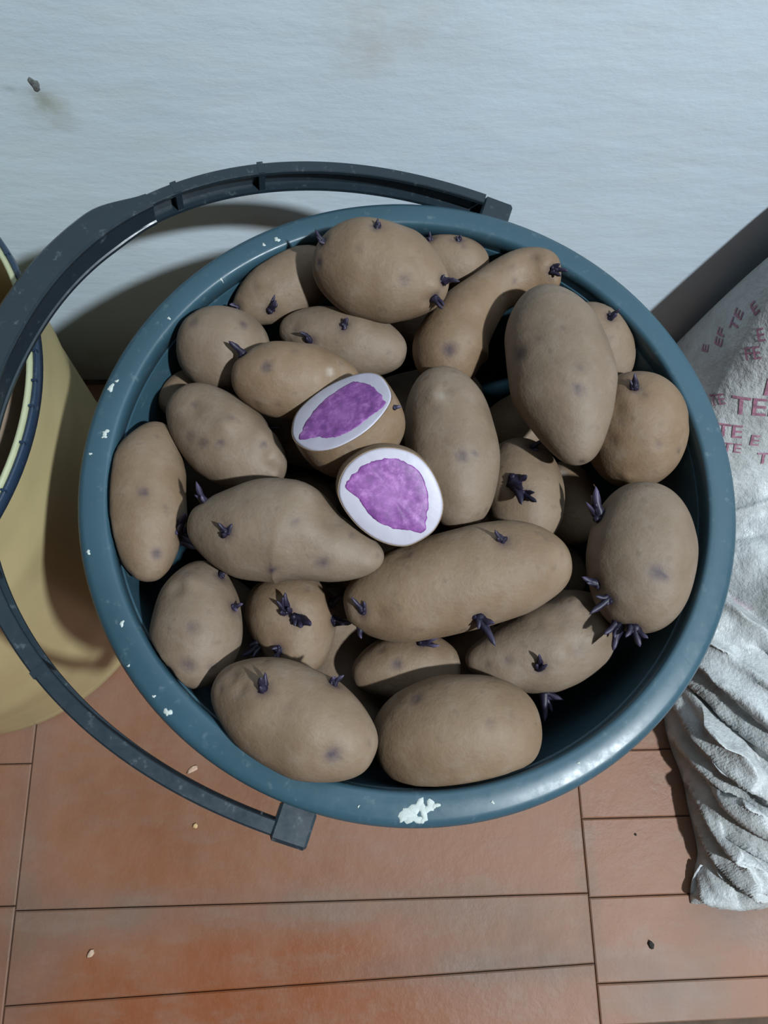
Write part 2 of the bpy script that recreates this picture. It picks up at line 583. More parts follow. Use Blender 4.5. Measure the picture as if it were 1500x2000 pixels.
# handle: a deep channel-section bail hinged on two ears
PHI, HA, TH, EX, HR = 1.2414, 0.1995, 0.0975, 0.9163, 0.1655
HC = Vector((BX, BY, 0.2515 + DZ))
E1 = Vector((math.cos(PHI), math.sin(PHI), 0))
E2 = Vector((-math.sin(PHI) * math.cos(TH), math.cos(PHI) * math.cos(TH), math.sin(TH)))
E3 = E1.cross(E2).normalized()
if E3.z < 0:
    E3 = -E3
def hp(t):
    c, s = math.cos(t), math.sin(t)
    return HC + E1 * (HR * math.copysign(abs(c) ** EX, c)) + E2 * (HA * max(s, 0) ** EX)
NH = 140
ts = [math.pi * (0.012 + 0.976 * i / NH) for i in range(NH + 1)]
pts = [hp(t) for t in ts]
frames = []
for i, t in enumerate(ts):
    tan = (hp(min(t + 0.01, math.pi)) - hp(max(t - 0.01, 0))).normalized()
    out = tan.cross(E3).normalized()
    if out.dot(pts[i] - HC) < 0:
        out = -out
    frames.append((out, E3))
def chan(w, h):
    """channel section open to the inner side: half width w, half height h"""
    return [(w, -h), (w, h - 0.0008), (w - 0.0008, h), (-w + 0.0004, h), (-w, h - 0.0005), (-w, h - 0.0022), (w - 0.0018, h - 0.0024),
            (w - 0.0018, -h + 0.0022), (-w, -h + 0.0020), (-w, -h)]
secs = [chan(0.0031 + 0.0004 * math.sin(t), 0.0078) for t in ts]
v, f = sweep(pts, frames, secs)
handle = mesh_obj('handle', v, f, DARK, bucket, HC)
auto_smooth(handle, 30)
handle['label'] = 'dark channel-section carrying handle'
# hand grip, wider, over the middle of the handle
gi = [i for i, t in enumerate(ts) if 0.315 < t / math.pi < 0.685]
gs = []
for i in gi:
    k = (ts[i] / math.pi - 0.315) / 0.37
    e = smooth(0, 0.16, k) * smooth(0, 0.16, 1 - k)
    w0, w1, h = 0.0036 + 0.0006 * e, 0.0036 + 0.0072 * e, 0.0082 + 0.0014 * e
    b = 0.0008 + 0.0010 * e
    gs.append([(-w0, -h), (w1 - b, -h), (w1, -h + b), (w1, h - b), (w1 - b, h), (-w0 + 0.0003, h), (-w0 - 0.0006, h - 0.0012), (-w0 - 0.0002, h - 0.0032),
               (-w0 + 0.0006, h - 0.0036), (-w0 + 0.0006, -h + 0.0028), (-w0 - 0.0002, -h + 0.0022)])
v, f = sweep([pts[i] for i in gi], [frames[i] for i in gi], gs)
o = mesh_obj('grip', v, f, DARK, handle, pts[gi[0]])
auto_smooth(o, 35)
for kt in (0.205, 0.292, 0.708, 0.80):
    t = math.pi * kt
    i = min(range(len(ts)), key=lambda j: abs(ts[j] - t))
    a, b = max(i - 1, 0), min(i + 1, NH)
    sec = [(-0.0032, -0.0080), (0.0037, -0.0080), (0.0037, 0.0080), (-0.0032, 0.0080)]
    mid = pts[i]
    tv = (pts[b] - pts[a]).normalized()
    v, f = sweep([mid - tv * 0.0016, mid + tv * 0.0016], [frames[i]] * 2, [sec, sec])
    mesh_obj('rib', v, f, DARK, handle, mid, smooth_shade=False)
# hinge eyes at the handle ends and ears on the rim
for s in (1, -1):
    c = HC + E1 * (0.1625 * s)
    tang = E2 * 1.0
    v, f = [], []
    prof8 = []
    # eye block: a rounded square lug at the handle's end
    a0 = c - E2 * 0.006
    a1 = c + E2 * 0.010
    sec0 = [(-0.0075, -0.0070), (0.0065, -0.0070), (0.0080, -0.0050), (0.0080, 0.0036), (0.0065, 0.0052), (-0.0075, 0.0052)]
    outv = E1 * s
    pts4 = [a0, a0 + E2 * 0.0012, a1 - E2 * 0.0012, a1]
    sc = [0.86, 1.0, 1.0, 0.80]
    v, f = sweep(pts4, [(outv, E3)] * 4, [[(x * q, y * q) for x, y in sec0] for q in sc])
    o = mesh_obj('hinge_lug', v, f, DARK, handle, c, smooth_shade=False)
    # ear: short stud between rim and lug
    n = 20
    vv, ff = [], []
    p0 = Vector((BX, BY, 0.2505 + DZ)) + E1 * (0.1535 * s)
    L = 0.006
    for k, (q, rr) in enumerate(((0, 0.0055), (0.4, 0.0050), (1.0, 0.0040))):
        for j in range(n):
            a = 2 * math.pi * j / n
            vv.append(p0 + E1 * (s * L * q) + E2 * (rr * math.cos(a)) + E3 * (rr * math.sin(a)))
    for k in range(2):
        for j in range(n):
            ff.append((k * n + j, k * n + (j + 1) % n, (k + 1) * n + (j + 1) % n, (k + 1) * n + j))
    ff.append(tuple(range(n)))
    ff.append(tuple(range(2 * n, 3 * n)))
    mesh_obj('ear', vv, ff, BLUE, bucket, p0)

# ------------------------------------------------------------------ cream bucket with a navy rim
YX, YY = -0.3145, 0.1740
ypail = empty('cream_bucket', (YX, YY, 0))
tag(ypail, 'cream yellow plastic bucket with a navy blue rim, standing against the wall', 'bucket')
def y_out(z):
    return 0.1480 + 0.0098 * z / 0.33
prof = [(0.0005, 0.0), (0.143, 0.0), (0.1478, 0.0025), (0.1490, 0.006), (0.1482, 0.012)]
for i in range(24):
    z = 0.02 + 0.30 * i / 23
    prof.append((y_out(z) + (0.0016 if i in (6, 7, 8, 19, 20) else 0.0), z))
prof += [(0.1578, 0.330), (0.1558, 0.330)]
prof += [(y_out(z) - 0.0026, z) for z in (0.30, 0.22, 0.16, 0.10, 0.05, 0.008)] + [(0.0005, 0.005)]
v, f = lathe(prof, (YX, YY), 128)
o = mesh_obj('body', v, f, YELLOW, ypail, (YX, YY, 0))
auto_smooth(o, 50)
yr = [(0.1580, 0.327), (0.1580, 0.3325), (0.1586, 0.3345), (0.1596, 0.3350), (0.1606, 0.3343), (0.1612, 0.3325), (0.1613, 0.3285), (0.1600, 0.3270)]
v, f = lathe(yr, (YX, YY), 160, True)
navy = mesh_obj('rim', v, f, NAVY, ypail, (YX, YY, 0.32))
navy['label'] = 'navy blue rim band'
yl = [(0.1552, 0.3280), (0.1552, 0.3346), (0.1558, 0.3360), (0.1572, 0.3360), (0.1582, 0.3346), (0.1582, 0.3280)]
v, f = lathe(yl, (YX, YY), 160, True)
lip = mesh_obj('lip', v, f, CREAM, ypail, (YX, YY, 0.33))
lip['label'] = 'pale cream inner lip'
# moulded notches on the navy rim
for a in (-18, -9, -2, 3, 9, 22, 31, -27):
    a = math.radians(a)
    e = Vector((math.cos(a), math.sin(a), 0))
    s = Vector((-math.sin(a), math.cos(a), 0))
    c = Vector((YX, YY, 0)) + e * 0.1597
    v = []
    for dz in (0.3325, 0.3359):
        for x, y in ((-0.0012, -0.0006), (0.0012, -0.0006), (0.0012, 0.0006), (-0.0012, 0.0006)):
            q = c + e * x + s * y
            v.append((q.x, q.y, dz))
    f = [(0, 1, 2, 3), (4, 5, 6, 7), (0, 1, 5, 4), (1, 2, 6, 5), (2, 3, 7, 6), (3, 0, 4, 7)]
    mesh_obj('notch', v, f, NAVY, navy, (c.x, c.y, 0.3325), smooth_shade=False)

# ------------------------------------------------------------------ potatoes
def clamp_bucket(p, c=(BX, BY), rin=r_in, ztop=0.264 + DZ, gap=0.0012):
    d = Vector((p.x - c[0], p.y - c[1]))
    lim = rin(p.z) - gap + max(0.0, p.z - ztop) * 2.2
    if d.length > lim:
        d *= lim / d.length
        return Vector((c[0] + d.x, c[1] + d.y, p.z))
    return p

def potato_shape(path, radii, ex, seed, rings=60, seg=52, flat=0.92, view=None, lumps=0.06, clamp=clamp_bucket):
    """path(t) -> world point, radii(t) -> radius; returns verts, faces"""
    verts, faces = [], []
    off = Vector((seed * 3.17, seed * 1.91, seed * 0.73))
    a0 = path(0.0)
    a1 = path(1.0)
    L = (a1 - a0).length
    for i in range(rings + 1):
        t = (1 - math.cos(math.pi * i / rings)) / 2
        c = path(t)
        r = radii(t) * max(0.0, 1 - abs(2 * t - 1) ** ex) ** (1 / ex)
        tan = (path(min(t + 0.02, 1)) - path(max(t - 0.02, 0))).normalized()
        vw = view(c) if view else Vector((0, 0, 1))
        side = tan.cross(vw).normalized()
        up = side.cross(tan).normalized()
        if i in (0, rings):
            verts.append(c.copy())
            continue
        for j in range(seg):
            a = 2 * math.pi * j / seg
            d = side * math.cos(a) + up * (flat * math.sin(a))
            p = c + d * r
            n1 = noise.noise((p + off) * 28)
            n2 = noise.noise((p + off) * 75 + Vector((5, 3, 1)))
            p = c + d * r * (1 + lumps * 0.75 * n1 + lumps * 0.30 * n2)
            verts.append(p)
    if clamp:
        verts = [clamp(p) for p in verts]
    def idx(i, j):
        return 1 + (i - 1) * seg + j % seg
    for j in range(seg):
        faces.append((0, idx(1, j), idx(1, j + 1)))
        faces.append((len(verts) - 1, idx(rings - 1, j + 1), idx(rings - 1, j)))
    for i in range(1, rings - 1):
        for j in range(seg):
            faces.append((idx(i, j), idx(i + 1, j), idx(i + 1, j + 1), idx(i, j + 1)))
    return verts, faces

def hit(bvh, px, py, verts):
    d = ray(px, py).normalized()
    loc, nor, ind, dist = bvh.ray_cast(CAM, d)
    if loc is None:
        # just beyond the outline: nearest surface point to the sight line
        best = min(verts, key=lambda q: (q - CAM - d * (q - CAM).dot(d)).length + 0.02 * (q - CAM).length)
        loc, nor, ind, dist = bvh.find_nearest(best)
    if nor.dot(CAM - loc) < -0.3 * (CAM - loc).length:
        nor = -nor
    return loc, nor

def dent(verts, marks):
    """marks: (point, normal, radius, depth, tint, pale)"""
    eye = [0.0] * len(verts)
    pale = [0.0] * len(verts)
    out = []
    for i, p in enumerate(verts):
        q = p.copy()
        for c, n, r, depth, tint, pl in marks:
            d = (p - c).length
            if d < 3.2 * r:
                g = math.exp(-(d / r) ** 2 * 0.9)
                lip = math.exp(-((d - 1.5 * r) / (0.6 * r)) ** 2)
                q -= n * (depth * g - 0.10 * abs(depth) * lip)
                tg = math.exp(-(d / (0.8 * r)) ** 2)
                eye[i] = max(eye[i], min(1.0, tint * tg))
                pale[i] = max(pale[i], min(1.0, pl * tg))
        out.append(q)
    return out, eye, pale

def add_attr(o, name, vals):
    at = o.data.attributes.new(name, 'FLOAT', 'POINT')
    at.data.foreach_set('value', vals)

def make_sprout(parent, base, normal, length, direction, shoots, seed, pale=0.0):
    """a tuft of short curved purple shoots growing out of one eye"""
    rnd = random.Random(seed)
    verts, faces, tip = [], [], []
    nseg, ns = 7, 7
    for s in range(shoots):
        n = normal.copy()
        d = (n * 0.75 + direction * 0.85 + Vector((rnd.uniform(-1, 1), rnd.uniform(-1, 1), rnd.uniform(-0.4, 0.8))) * (0.25 if s == 0 else 0.75)).normalized()
        L = length * (1.0 if s == 0 else rnd.uniform(0.4, 0.8))
        r0 = max(0.0013, length * (0.19 if s == 0 else 0.15))
        bend = Vector((rnd.uniform(-1, 1), rnd.uniform(-1, 1), rnd.uniform(-0.3, 1))) * 0.45
        st = base - n * 0.0012 + Vector((rnd.uniform(-1, 1), rnd.uniform(-1, 1), 0)) * (0.0 if s == 0 else 0.0013)
        b0 = len(verts)
        side = d.orthogonal().normalized()
        up = d.cross(side)
        for i in range(nseg + 1):
            t = i / nseg
            c = st + d * (L * t) + bend * (L * t * t * 0.6)
            r = r0 * (1.15 - 0.85 * t + 0.12 * math.exp(-((t - 0.65) / 0.18) ** 2))
            if i == nseg:
                r *= 0.25
            for j in range(ns):
                a = 2 * math.pi * j / ns
                k = 1 + 0.18 * math.sin(a * 2 + i * 1.3 + s)
                verts.append(c + (side * math.cos(a) + up * math.sin(a)) * r * k)
                tip.append(pale * smooth(0.45, 1.0, t))
        for i in range(nseg):
            for j in range(ns):
                k = (j + 1) % ns
                faces.append((b0 + i * ns + j, b0 + i * ns + k, b0 + (i + 1) * ns + k, b0 + (i + 1) * ns + j))
        faces.append(tuple(b0 + nseg * ns + j for j in range(ns)))
        faces.append(tuple(b0 + j for j in range(ns - 1, -1, -1)))
    # knobbly collar at the base
    for s in range(3):
        b0 = len(verts)
        c = base + Vector((rnd.uniform(-1, 1), rnd.uniform(-1, 1), rnd.uniform(-0.3, 0.5))) * (length * 0.14)
        rr = max(0.0010, length * 0.13)
        for i in range(5):
            th = math.pi * i / 4
            for j in range(6):
                a = 2 * math.pi * j / 6
                verts.append(c + Vector((math.sin(th) * math.cos(a), math.sin(th) * math.sin(a), math.cos(th))) * rr)
                tip.append(0.0)
        for i in range(4):
            for j in range(6):
                k = (j + 1) % 6
                faces.append((b0 + i * 6 + j, b0 + i * 6 + k, b0 + (i + 1) * 6 + k, b0 + (i + 1) * 6 + j))
    me = bpy.data.meshes.new('sprout')
    me.from_pydata([tuple(p - base) for p in verts], [], faces)
    me.polygons.foreach_set('use_smooth', [True] * len(me.polygons))
    me.materials.append(SPROUT)
    o = bpy.data.objects.new('sprout', me)
    C.objects.link(o)
    o.parent = parent
    o.location = base - abs_loc(parent)
    add_attr(o, 'tip', tip)
    return o

def img_dir(deg):
    """a direction in the plane facing the camera; 0 = right, 90 = up in the photograph"""
    a = math.radians(deg)
    return M @ Vector((math.cos(a), math.sin(a), 0))

def finish_potato(name, label, verts, faces, eyes, sprouts, seed, group, cat='potato', bulges=()):
    if bulges:
        bvh = BVHTree.FromPolygons([tuple(v) for v in verts], faces)
        pk = []
        for x, y, size, h in bulges:
            c, n = hit(bvh, x, y, verts)
            pk.append((c, (n + view_dir(c) * 0.2).normalized(), size * (HCAM - c.z) / FPX, h))
        for i, p in enumerate(verts):
            q = p.copy()
            for c, n, rr, h in pk:
                d = (p - c).length
                if d < 3 * rr:
                    q += n * (h * math.exp(-(d / rr) ** 2))
            verts[i] = clamp_bucket(q)
    bvh = BVHTree.FromPolygons([tuple(v) for v in verts], faces)
    cen = sum(verts, Vector()) / len(verts)
    rnd = random.Random(seed)
    marks = []
    for e in eyes:
        x, y, size = e[:3]
        tint = e[3] if len(e) > 3 else 0.8
        pl = e[4] if len(e) > 4 else 0.0
        c, n = hit(bvh, x, y, verts)
        r = 1.15 * size * (HCAM - c.z) / FPX
        marks.append((c, n, r, r * 0.20, min(1.0, tint * 1.6), pl))
    for s in sprouts:
        c, n = hit(bvh, s[0], s[1], verts)
        r = 0.0036
        marks.append((c, n, r, 0.0008, 0.95, 0.0))
    for k in range(3):          # a few shallow unseen eyes round the body
        c = verts[rnd.randrange(len(verts))]
        n = (c - cen).normalized()
        marks.append((c.copy(), n, rnd.uniform(0.0015, 0.0026), 0.0005, 0.35, 0.0))
    verts, eye, pale = dent(verts, marks)
    o = mesh_obj(name, verts, faces, SKIN, None, cen)
    if len(o.data.vertices) == len(eye):
        add_attr(o, 'eye', eye)
        add_attr(o, 'pale', pale)
    tag(o, label, cat, group)
    for k, s in enumerate(sprouts):
        x, y, size, deg = s[:4]
        shoots = s[4] if len(s) > 4 else 2
        pl = s[5] if len(s) > 5 else 0.15
        c, n = hit(bvh, x, y, verts)
        make_sprout(o, c, n, 1.18 * size * (HCAM - c.z) / FPX, img_dir(deg), shoots + 1, seed * 31 + k, pl)
    return o

def view_dir(c):
    return (CAM - c).normalized()

G = 'sprouting potatoes heaped in the blue bucket'
# key: spine in the photograph, half widths along it, heights at both ends, roundness, label, eyes (x, y, size, tint, pale), sprouts (x, y, size, direction, shoots, pale)
POT = [
 ([(611,505),(740,530),(874,570)], [86,97,95,70], (.276,.271), 2.3, 'large smooth oval potato against the back of the rim, two dark sprouts at its end',
  [(790,548,15,.35),(622,512,10,.8),(700,480,9,.2)], [(866,548,34,20,3),(850,582,32,-70,3),(735,441,16,60,2),(630,470,30,150,2)]),
 ([(800,505),(955,518)], [50,50], (.250,.250), 2.2, 'small potato end peeping out between the large back potato and the knobbly one',
  [(905,480,8,.3)], [(838,466,16,80,2),(897,467,14,70,1)]),
 ([(1094,540),(1030,535),(960,570),(905,630),(880,690),(885,752)], [60,54,48,64,82,72], (.259,.249), 3.0, 'long crooked potato with a narrow neck and a knobbly end at the back',
  [(877,683,17,.95),(998,522,8,.4),(1040,500,9,.25),(1005,548,7,.35),(1075,545,7,.3)], [(1080,527,34,10,3)]),
 ([(852,720),(868,800),(885,900),(905,1032)], [70,84,94,88], (.266,.259), 2.4, 'upright oblong potato lying right beside the two cut halves',
  [(902,890,13,.75),(862,770,14,0,.35),(925,885,8,.5),(850,800,10,.15)], []),
 ([(1050,566),(1075,650),(1103,760),(1135,906)], [78,95,107,80], (.275,.275), 2.3, 'largest smooth potato, shiny, on top of the heap with no sprouts',
  [(1130,760,12,.9),(1013,690,16,.6),(1130,718,10,.3),(1100,640,9,.15)], []),
 ([(1105,610),(1160,672),(1212,748)], [66,72,62], (.255,.241), 2.3, 'potato half hidden behind the largest shiny one, one sprout on its shoulder',
  [(1190,660,8,.3)], [(1193,618,26,40,2)]),
 ([(1254,725),(1228,953)], [92,98,92], (.266,.241), 2.2, 'round wrinkled potato with one dark upright sprout near its top',
  [(1290,868,8,.4),(1325,880,7,.5),(1210,820,12,.15)], [(1240,757,34,95,2,.3)]),
 ([(1262,944),(1240,1236)], [96,103,96], (.266,.259), 2.3, 'big round reddish brown potato with dark sprouts hanging from its lower edge',
  [(1283,1118,16,.75),(1300,1128,9,.6)], [(1170,1010,52,95,3,.6),(1165,1142,34,150,3,.4),(1188,1172,36,-130,3,.2),(1208,1222,46,-95,2,.3),(1238,1226,44,-75,2,.3)]),
 ([(1003,860),(1040,1068)], [74,80,74], (.241,.240), 2.3, 'small round potato with a thick dark sprout lying across its middle',
  [(1060,905,8,.2)], [(1000,938,60,-50,2,.0),(1022,965,34,-40,2,.0),(1040,872,26,10,1,.8)]),
 ([(1092,905),(1125,1065)], [58,60,55], (.215,.215), 2.3, 'shaded potato deep in the gap between three round ones, pale bud on top',
  [(1097,925,9,0,.9)], []),
 ([(673,1190),(780,1165),(900,1134),(1010,1108),(1114,1098)], [82,98,100,98,84], (.259,.263), 2.7, 'longest smooth potato lying across the heap below the round cut half',
  [(800,1080,10,.3),(920,1120,9,.15)], [(706,1195,28,100,3),(984,1056,26,150,2),(935,1208,50,-40,3,.2),(692,1240,26,-80,1,.5)]),
 ([(910,1290),(985,1285),(1060,1265),(1130,1228),(1194,1190)], [50,70,90,92,75], (.237,.229), 2.4, 'creased knobbly potato with a bulging end and one round dark sprout',
  [(1140,1180,9,.4),(990,1290,10,.3),(1130,1270,12,.2)], [(1055,1304,30,80,3),(1064,1358,42,-60,3,.3)]),
 ([(688,1322),(760,1306),(830,1300),(900,1302)], [52,62,66,55], (.230,.228), 2.4, 'small potato with a pinkish shoot, tucked under the longest one',
  [(775,1297,11,.75)], [(822,1254,34,-20,3,.7)]),
 ([(420,1332),(520,1375),(620,1425),(730,1480)], [74,98,104,84], (.265,.269), 2.6, 'oblong potato by the front rim with a round purple eye near its end',
  [(650,1475,17,.85),(430,1345,8,.3),(455,1315,9,.25),(560,1380,9,.15)], [(513,1345,38,100,3),(654,1334,26,70,2,.5)]),
 ([(729,1452),(890,1432),(1056,1414)], [104,114,106], (.245,.253), 2.4, 'plump smooth egg-shaped potato at the front rim above the white paint mark',
  [(812,1362,14,.5),(958,1415,9,.4),(1000,1400,7,.2)], []),
 ([(405,1098),(390,1170),(382,1250),(368,1344)], [62,80,92,88], (.250,.254), 2.4, 'blunt pear-shaped potato standing against the rim next to the cream bucket side',
  [(375,1225,13,.4),(366,1300,15,.45),(415,1305,10,.35),(345,1150,9,.2),(330,1310,12,.25)], [(432,1124,18,60,2,.4),(458,1186,24,10,2,.5)]),
 ([(572,1125),(572,1200),(592,1318)], [84,90,72], (.236,.237), 2.4, 'short potato bristling with many dark sprouts around its sides',
  [(600,1150,8,.2)], [(560,1192,36,120,4),(580,1208,48,-30,3),(503,1262,34,-140,4,.3),(542,1268,30,-100,3,.2),(648,1178,34,50,2,.1),(652,1212,36,-30,3,.5)]),
 ([(314,828),(288,920),(285,1020),(294,1134)], [56,77,80,64], (.250,.254), 2.5, 'curved potato hugging the rim, long sprouts on its inner side and a pale tip',
  [(280,960,11,.75),(306,1082,11,.9),(252,1120,9,0,.5)], [(352,1040,46,150,4,.3),(356,1052,40,-40,3,.7)]),
 ([(369,1020),(470,1036),(560,1038),(650,1072),(749,1095)], [74,97,103,70,52], (.268,.272), 2.6, 'large tapering potato with a narrow end reaching towards the round cut half',
  [(575,1020,11,.35),(530,1115,12,.6),(630,1100,14,.5),(688,1045,9,.3),(470,980,9,.1)], [(394,972,36,120,3,.5),(440,1040,24,90,3,.1)]),
 ([(346,770),(440,858),(546,942)], [68,84,66], (.256,.253), 2.6, 'angular potato with greenish dark specks on its broad face',
  [(370,852,12,.35),(395,865,10,.5),(430,866,8,.55),(380,790,9,.4),(450,815,8,.35),(515,868,8,.6)], [(534,832,20,-10,2,.5)]),
 ([(318,800),(405,738)], [42,42], (.235,.229), 2.3, 'little potato corner showing behind the angular speckled one', [], []),
 ([(344,672),(527,690)], [78,84,76], (.260,.250), 2.3, 'round potato touching the bucket wall where the bright rim edge passes behind it',
  [(476,633,10,.6),(376,628,13,.35)], []),
 ([(452,735),(530,740),(610,745),(702,745)], [62,75,74,55], (.272,.261), 2.5, 'oval potato lying behind the oblong cut half, a sprout at its far tip',
  [(520,715,13,.55),(572,685,8,.2),(645,726,9,0,.8),(500,790,9,.2)], [(466,678,40,125,3,.1)]),
 ([(547,640),(620,655),(700,672),(793,693)], [44,58,68,58], (.249,.249), 2.5, 'slim potato below the large back one with two small blue-black sprouts',
  [(575,645,10,.3),(760,690,7,.2)], [(605,666,30,95,3),(671,636,22,70,2)]),
 ([(460,617),(530,575),(600,540),(662,520)], [48,60,62,52], (.247,.250), 2.4, 'potato in the shade of the large back one, spiky sprout on its front',
  [(500,560,7,.2)], [(528,606,34,80,3),(462,602,16,120,1,.5)]),
]
# lumps (positive) and creases (negative) of the knobbly ones: x, y, size, height
BULGE = {
 2: [(1066,514,30,.0030),(1086,552,22,.0020),(1042,506,12,-.0012),(1000,512,26,.0016)],
 11: [(1122,1180,34,.0030),(1174,1230,28,.0040),(1150,1215,13,-.0022),(1160,1190,11,-.0016),(1120,1262,14,-.0010),(1090,1215,14,-.0012),(1050,1215,14,-.0010)],
 13: [(470,1345,12,-.0012),(455,1325,10,-.0008)],
 15: [(350,1150,14,-.0014),(372,1135,20,.0016)],
 18: [(590,960,36,.0022),(640,1015,22,-.0020),(715,1100,20,.0012),(575,1060,26,-.0012)],
 19: [(380,800,22,-.0016),(440,830,20,.0018),(512,850,24,.0022),(528,895,14,-.0022),(535,925,16,.0022)],
 3: [(868,760,12,-.0014),(850,775,22,.0014),(900,960,28,.0012),(940,830,16,-.0010)],
 6: [(1205,800,14,-.0016),(1190,860,12,-.0014),(1225,930,12,.0014),(1250,770,12,-.0014)],
 10: [(780,1085,12,-.0014),(740,1200,18,-.0012),(1080,1070,22,.0010)],
 0: [(800,500,14,-.0012),(850,560,18,.0016),(830,590,10,-.0012)],
}
for i, (sp, wd, (za, zb), ex, label, eyes, sprouts) in enumerate(POT):
    za, zb = za + DZ, zb + DZ
    def path(t, sp=sp, za=za, zb=zb):
        q = catmull(sp, t)
        return atz(q.x, q.y, za + (zb - za) * t)
    def radii(t, sp=sp, wd=wd, za=za, zb=zb):
        q = catmull(sp, t)
        r = ray(q.x, q.y)
        return lerp_list(wd, t) * ((za + (zb - za) * t - HCAM) / r.z) / FPX
    verts, faces = potato_shape(path, radii, ex, i + 1, view=view_dir)
    finish_potato('potato', label, verts, faces, eyes, sprouts, i + 1, G, bulges=BULGE.get(i, ()))

# deeper layer seen only through the gaps
FILL = [(0.035, 0.141, 0.205, 0.418, 0.032, 0.022), (-0.022, 0.166, 0.23, 2.852, 0.04, 0.019), (0.03, 0.09, 0.22, -0.35, 0.042, 0.021), (0.037, 0.19, 0.205, 0.274, 0.042, 0.022), (-0.031, 0.12, 0.205, 1.11, 0.032, 0.02), (0.088, 0.099, 0.203, 2.368, 0.033, 0.022), (-0.019, 0.218, 0.208, 0.123, 0.037, 0.021), (-0.004, 0.045, 0.201, 1.785, 0.043, 0.022), (0.109, 0.178, 0.214, 0.268, 0.036, 0.021), (-0.071, 0.154, 0.206, 1.691, 0.044, 0.019), (0.057, 0.034, 0.201, 1.031, 0.037, 0.021), (0.054, 0.239, 0.216, 2.957, 0.03, 0.023), (-0.061, 0.062, 0.206, 2.122, 0.034, 0.022)]
FILL += [(BX + dx + 0.033 * (k % 2), BY + dy, 0.150, 0.0, 0.031, 0.0212) for k, dy in enumerate((-0.069, -0.023, 0.023, 0.069)) for dx in (-0.082, -0.016, 0.050)
         if math.hypot(dx + 0.033 * (k % 2), dy) < 0.098]
for i, (x, y, z, yaw, L, w) in enumerate(FILL):
    z += DZ
    d = Vector((math.cos(yaw), math.sin(yaw), 0))
    verts, faces = potato_shape(lambda t: Vector((x, y, z - 0.004)) + d * (L * (2 * t - 1)), lambda t: w, 2.4, 60 + i, 30, 28)
    o = mesh_obj('potato', verts, faces, SKIN, None, (x, y, z))
    tag(o, 'brown potato in the dark lower layer, glimpsed through gaps of the heap', 'potato', 'potatoes in the lower layer of the blue bucket')

# ------------------------------------------------------------------ the two cut halves
def half_potato(label, outline, core, centre, z, lean, lean_deg, depth, shift, seed, eyes, sprouts, pinch=0.75):
    """outline, core: rings in the photograph lying on the cut plane; lean: tilt of the cut away from the viewer"""
    c = atz(centre[0], centre[1], z + DZ)
    vw = view_dir(c)
    n = (vw * math.cos(lean) + img_dir(lean_deg) * math.sin(lean)).normalized()
    def on_plane(px, py, lift=0.0):
        d = ray(px, py)
        return CAM + d * ((c - CAM).dot(n) / d.dot(n)) + n * lift
    N = 64
    ring = [on_plane(q.x, q.y) for q in closed_curve(outline, N)]
    cen = sum(ring, Vector()) / N
    ax = (-n + img_dir(shift[0]) * shift[1]).normalized()
    K = 22
    verts, faces = [], []
    for i in range(K + 1):
        s = i / K
        h = depth * math.sin(s * math.pi / 2)
        k = max(0.0, 1 - s ** 2.4) ** (1 / 2.4) * (1 + 0.05 * math.sin(math.pi * min(1, s * 1.6)))
        for j in range(N):
            p = cen + (ring[j] - cen) * (1.006 * k) + ax * h
            off = noise.noise(p * 40 + Vector((seed, 0, 0)))
            verts.append(p + (p - cen).normalized() * (off * 0.0010 * min(1, s * 3)))
    for i in range(K):
        for j in range(N):
            k = (j + 1) % N
            faces.append((i * N + j, i * N + k, (i + 1) * N + k, (i + 1) * N + j))
    faces.append(tuple(range(N)))
    body = mesh_obj('half_potato', verts, faces, SKIN, None, cen)
    auto_smooth(body, 50)
    tag(body, label, 'potato', 'cut potato halves')
    # pale flesh disc, then the purple core a hair above it
    def disc(name, rg, lift, edge, mat, parent, seedn):
        cc = sum(rg, Vector()) / len(rg)
        vv, ff = [], []
        m = len(rg)
        steps = [(1.0, -0.0004), (1.0, lift * 0.4), (edge, lift), (0.66, lift), (0.33, lift)]
        for k, l in steps:
            for j in range(m):
                p = cc + (rg[j] - cc) * k
                b = 0.00022 * noise.noise(p * 300 + Vector((seedn, 1, 2))) if k < 0.9 else 0
                vv.append(p + n * (l + b))
        vv.append(cc + n * lift)
        for i in range(len(steps) - 1):
            for j in range(m):
                q = (j + 1) % m
                ff.append((i * m + j, i * m + q, (i + 1) * m + q, (i + 1) * m + j))
        e = (len(steps) - 1) * m
        for j in range(m):
            ff.append((e + j, e + (j + 1) % m, len(vv) - 1))
        return mesh_obj(name, vv, ff, mat, parent, cc)
    face = disc('cut_face', [cen + (p - cen) * 0.985 for p in ring], 0.0005, 0.96, WHITE, body, seed)
    face['label'] = 'white ring of cut flesh'
    cr = [on_plane(q.x, q.y, 0.0004) for q in closed_curve(core, 96)]
    cc0 = sum(cr, Vector()) / 96
    cr = [p + (p - cc0) * (0.035 * noise.noise(p * 350) + 0.03 * noise.noise(p * 800)) for p in cr]
    co = disc('purple_core', cr, 0.0003, 0.95, PURPLE, face, seed + 5)
    co['label'] = 'purple marbled core'
    bvh = BVHTree.FromPolygons([tuple(v) for v in verts], faces)
    for k, s in enumerate(sprouts):
        p, nn = hit(bvh, s[0], s[1], verts)
        make_sprout(body, p, nn, s[2] * (HCAM - p.z) / FPX, img_dir(s[3]), 1, seed + k, 0.5)
    return body
half_potato('cut potato half with a pointed oblong purple core ringed in white',
            [(570,838),(584,800),(636,757),(700,730),(742,733),(765,768),(755,800),(716,842),(660,874),(612,881),(578,864)],
            [(585,857),(612,806),(650,770),(690,748),(728,757),(752,789),(728,812),(690,840),(655,855),(618,856)],
            (668, 806), 0.288, 0.80, 122, 0.029, (0, 0.0), 3, [], [(770, 796, 20, 5)])
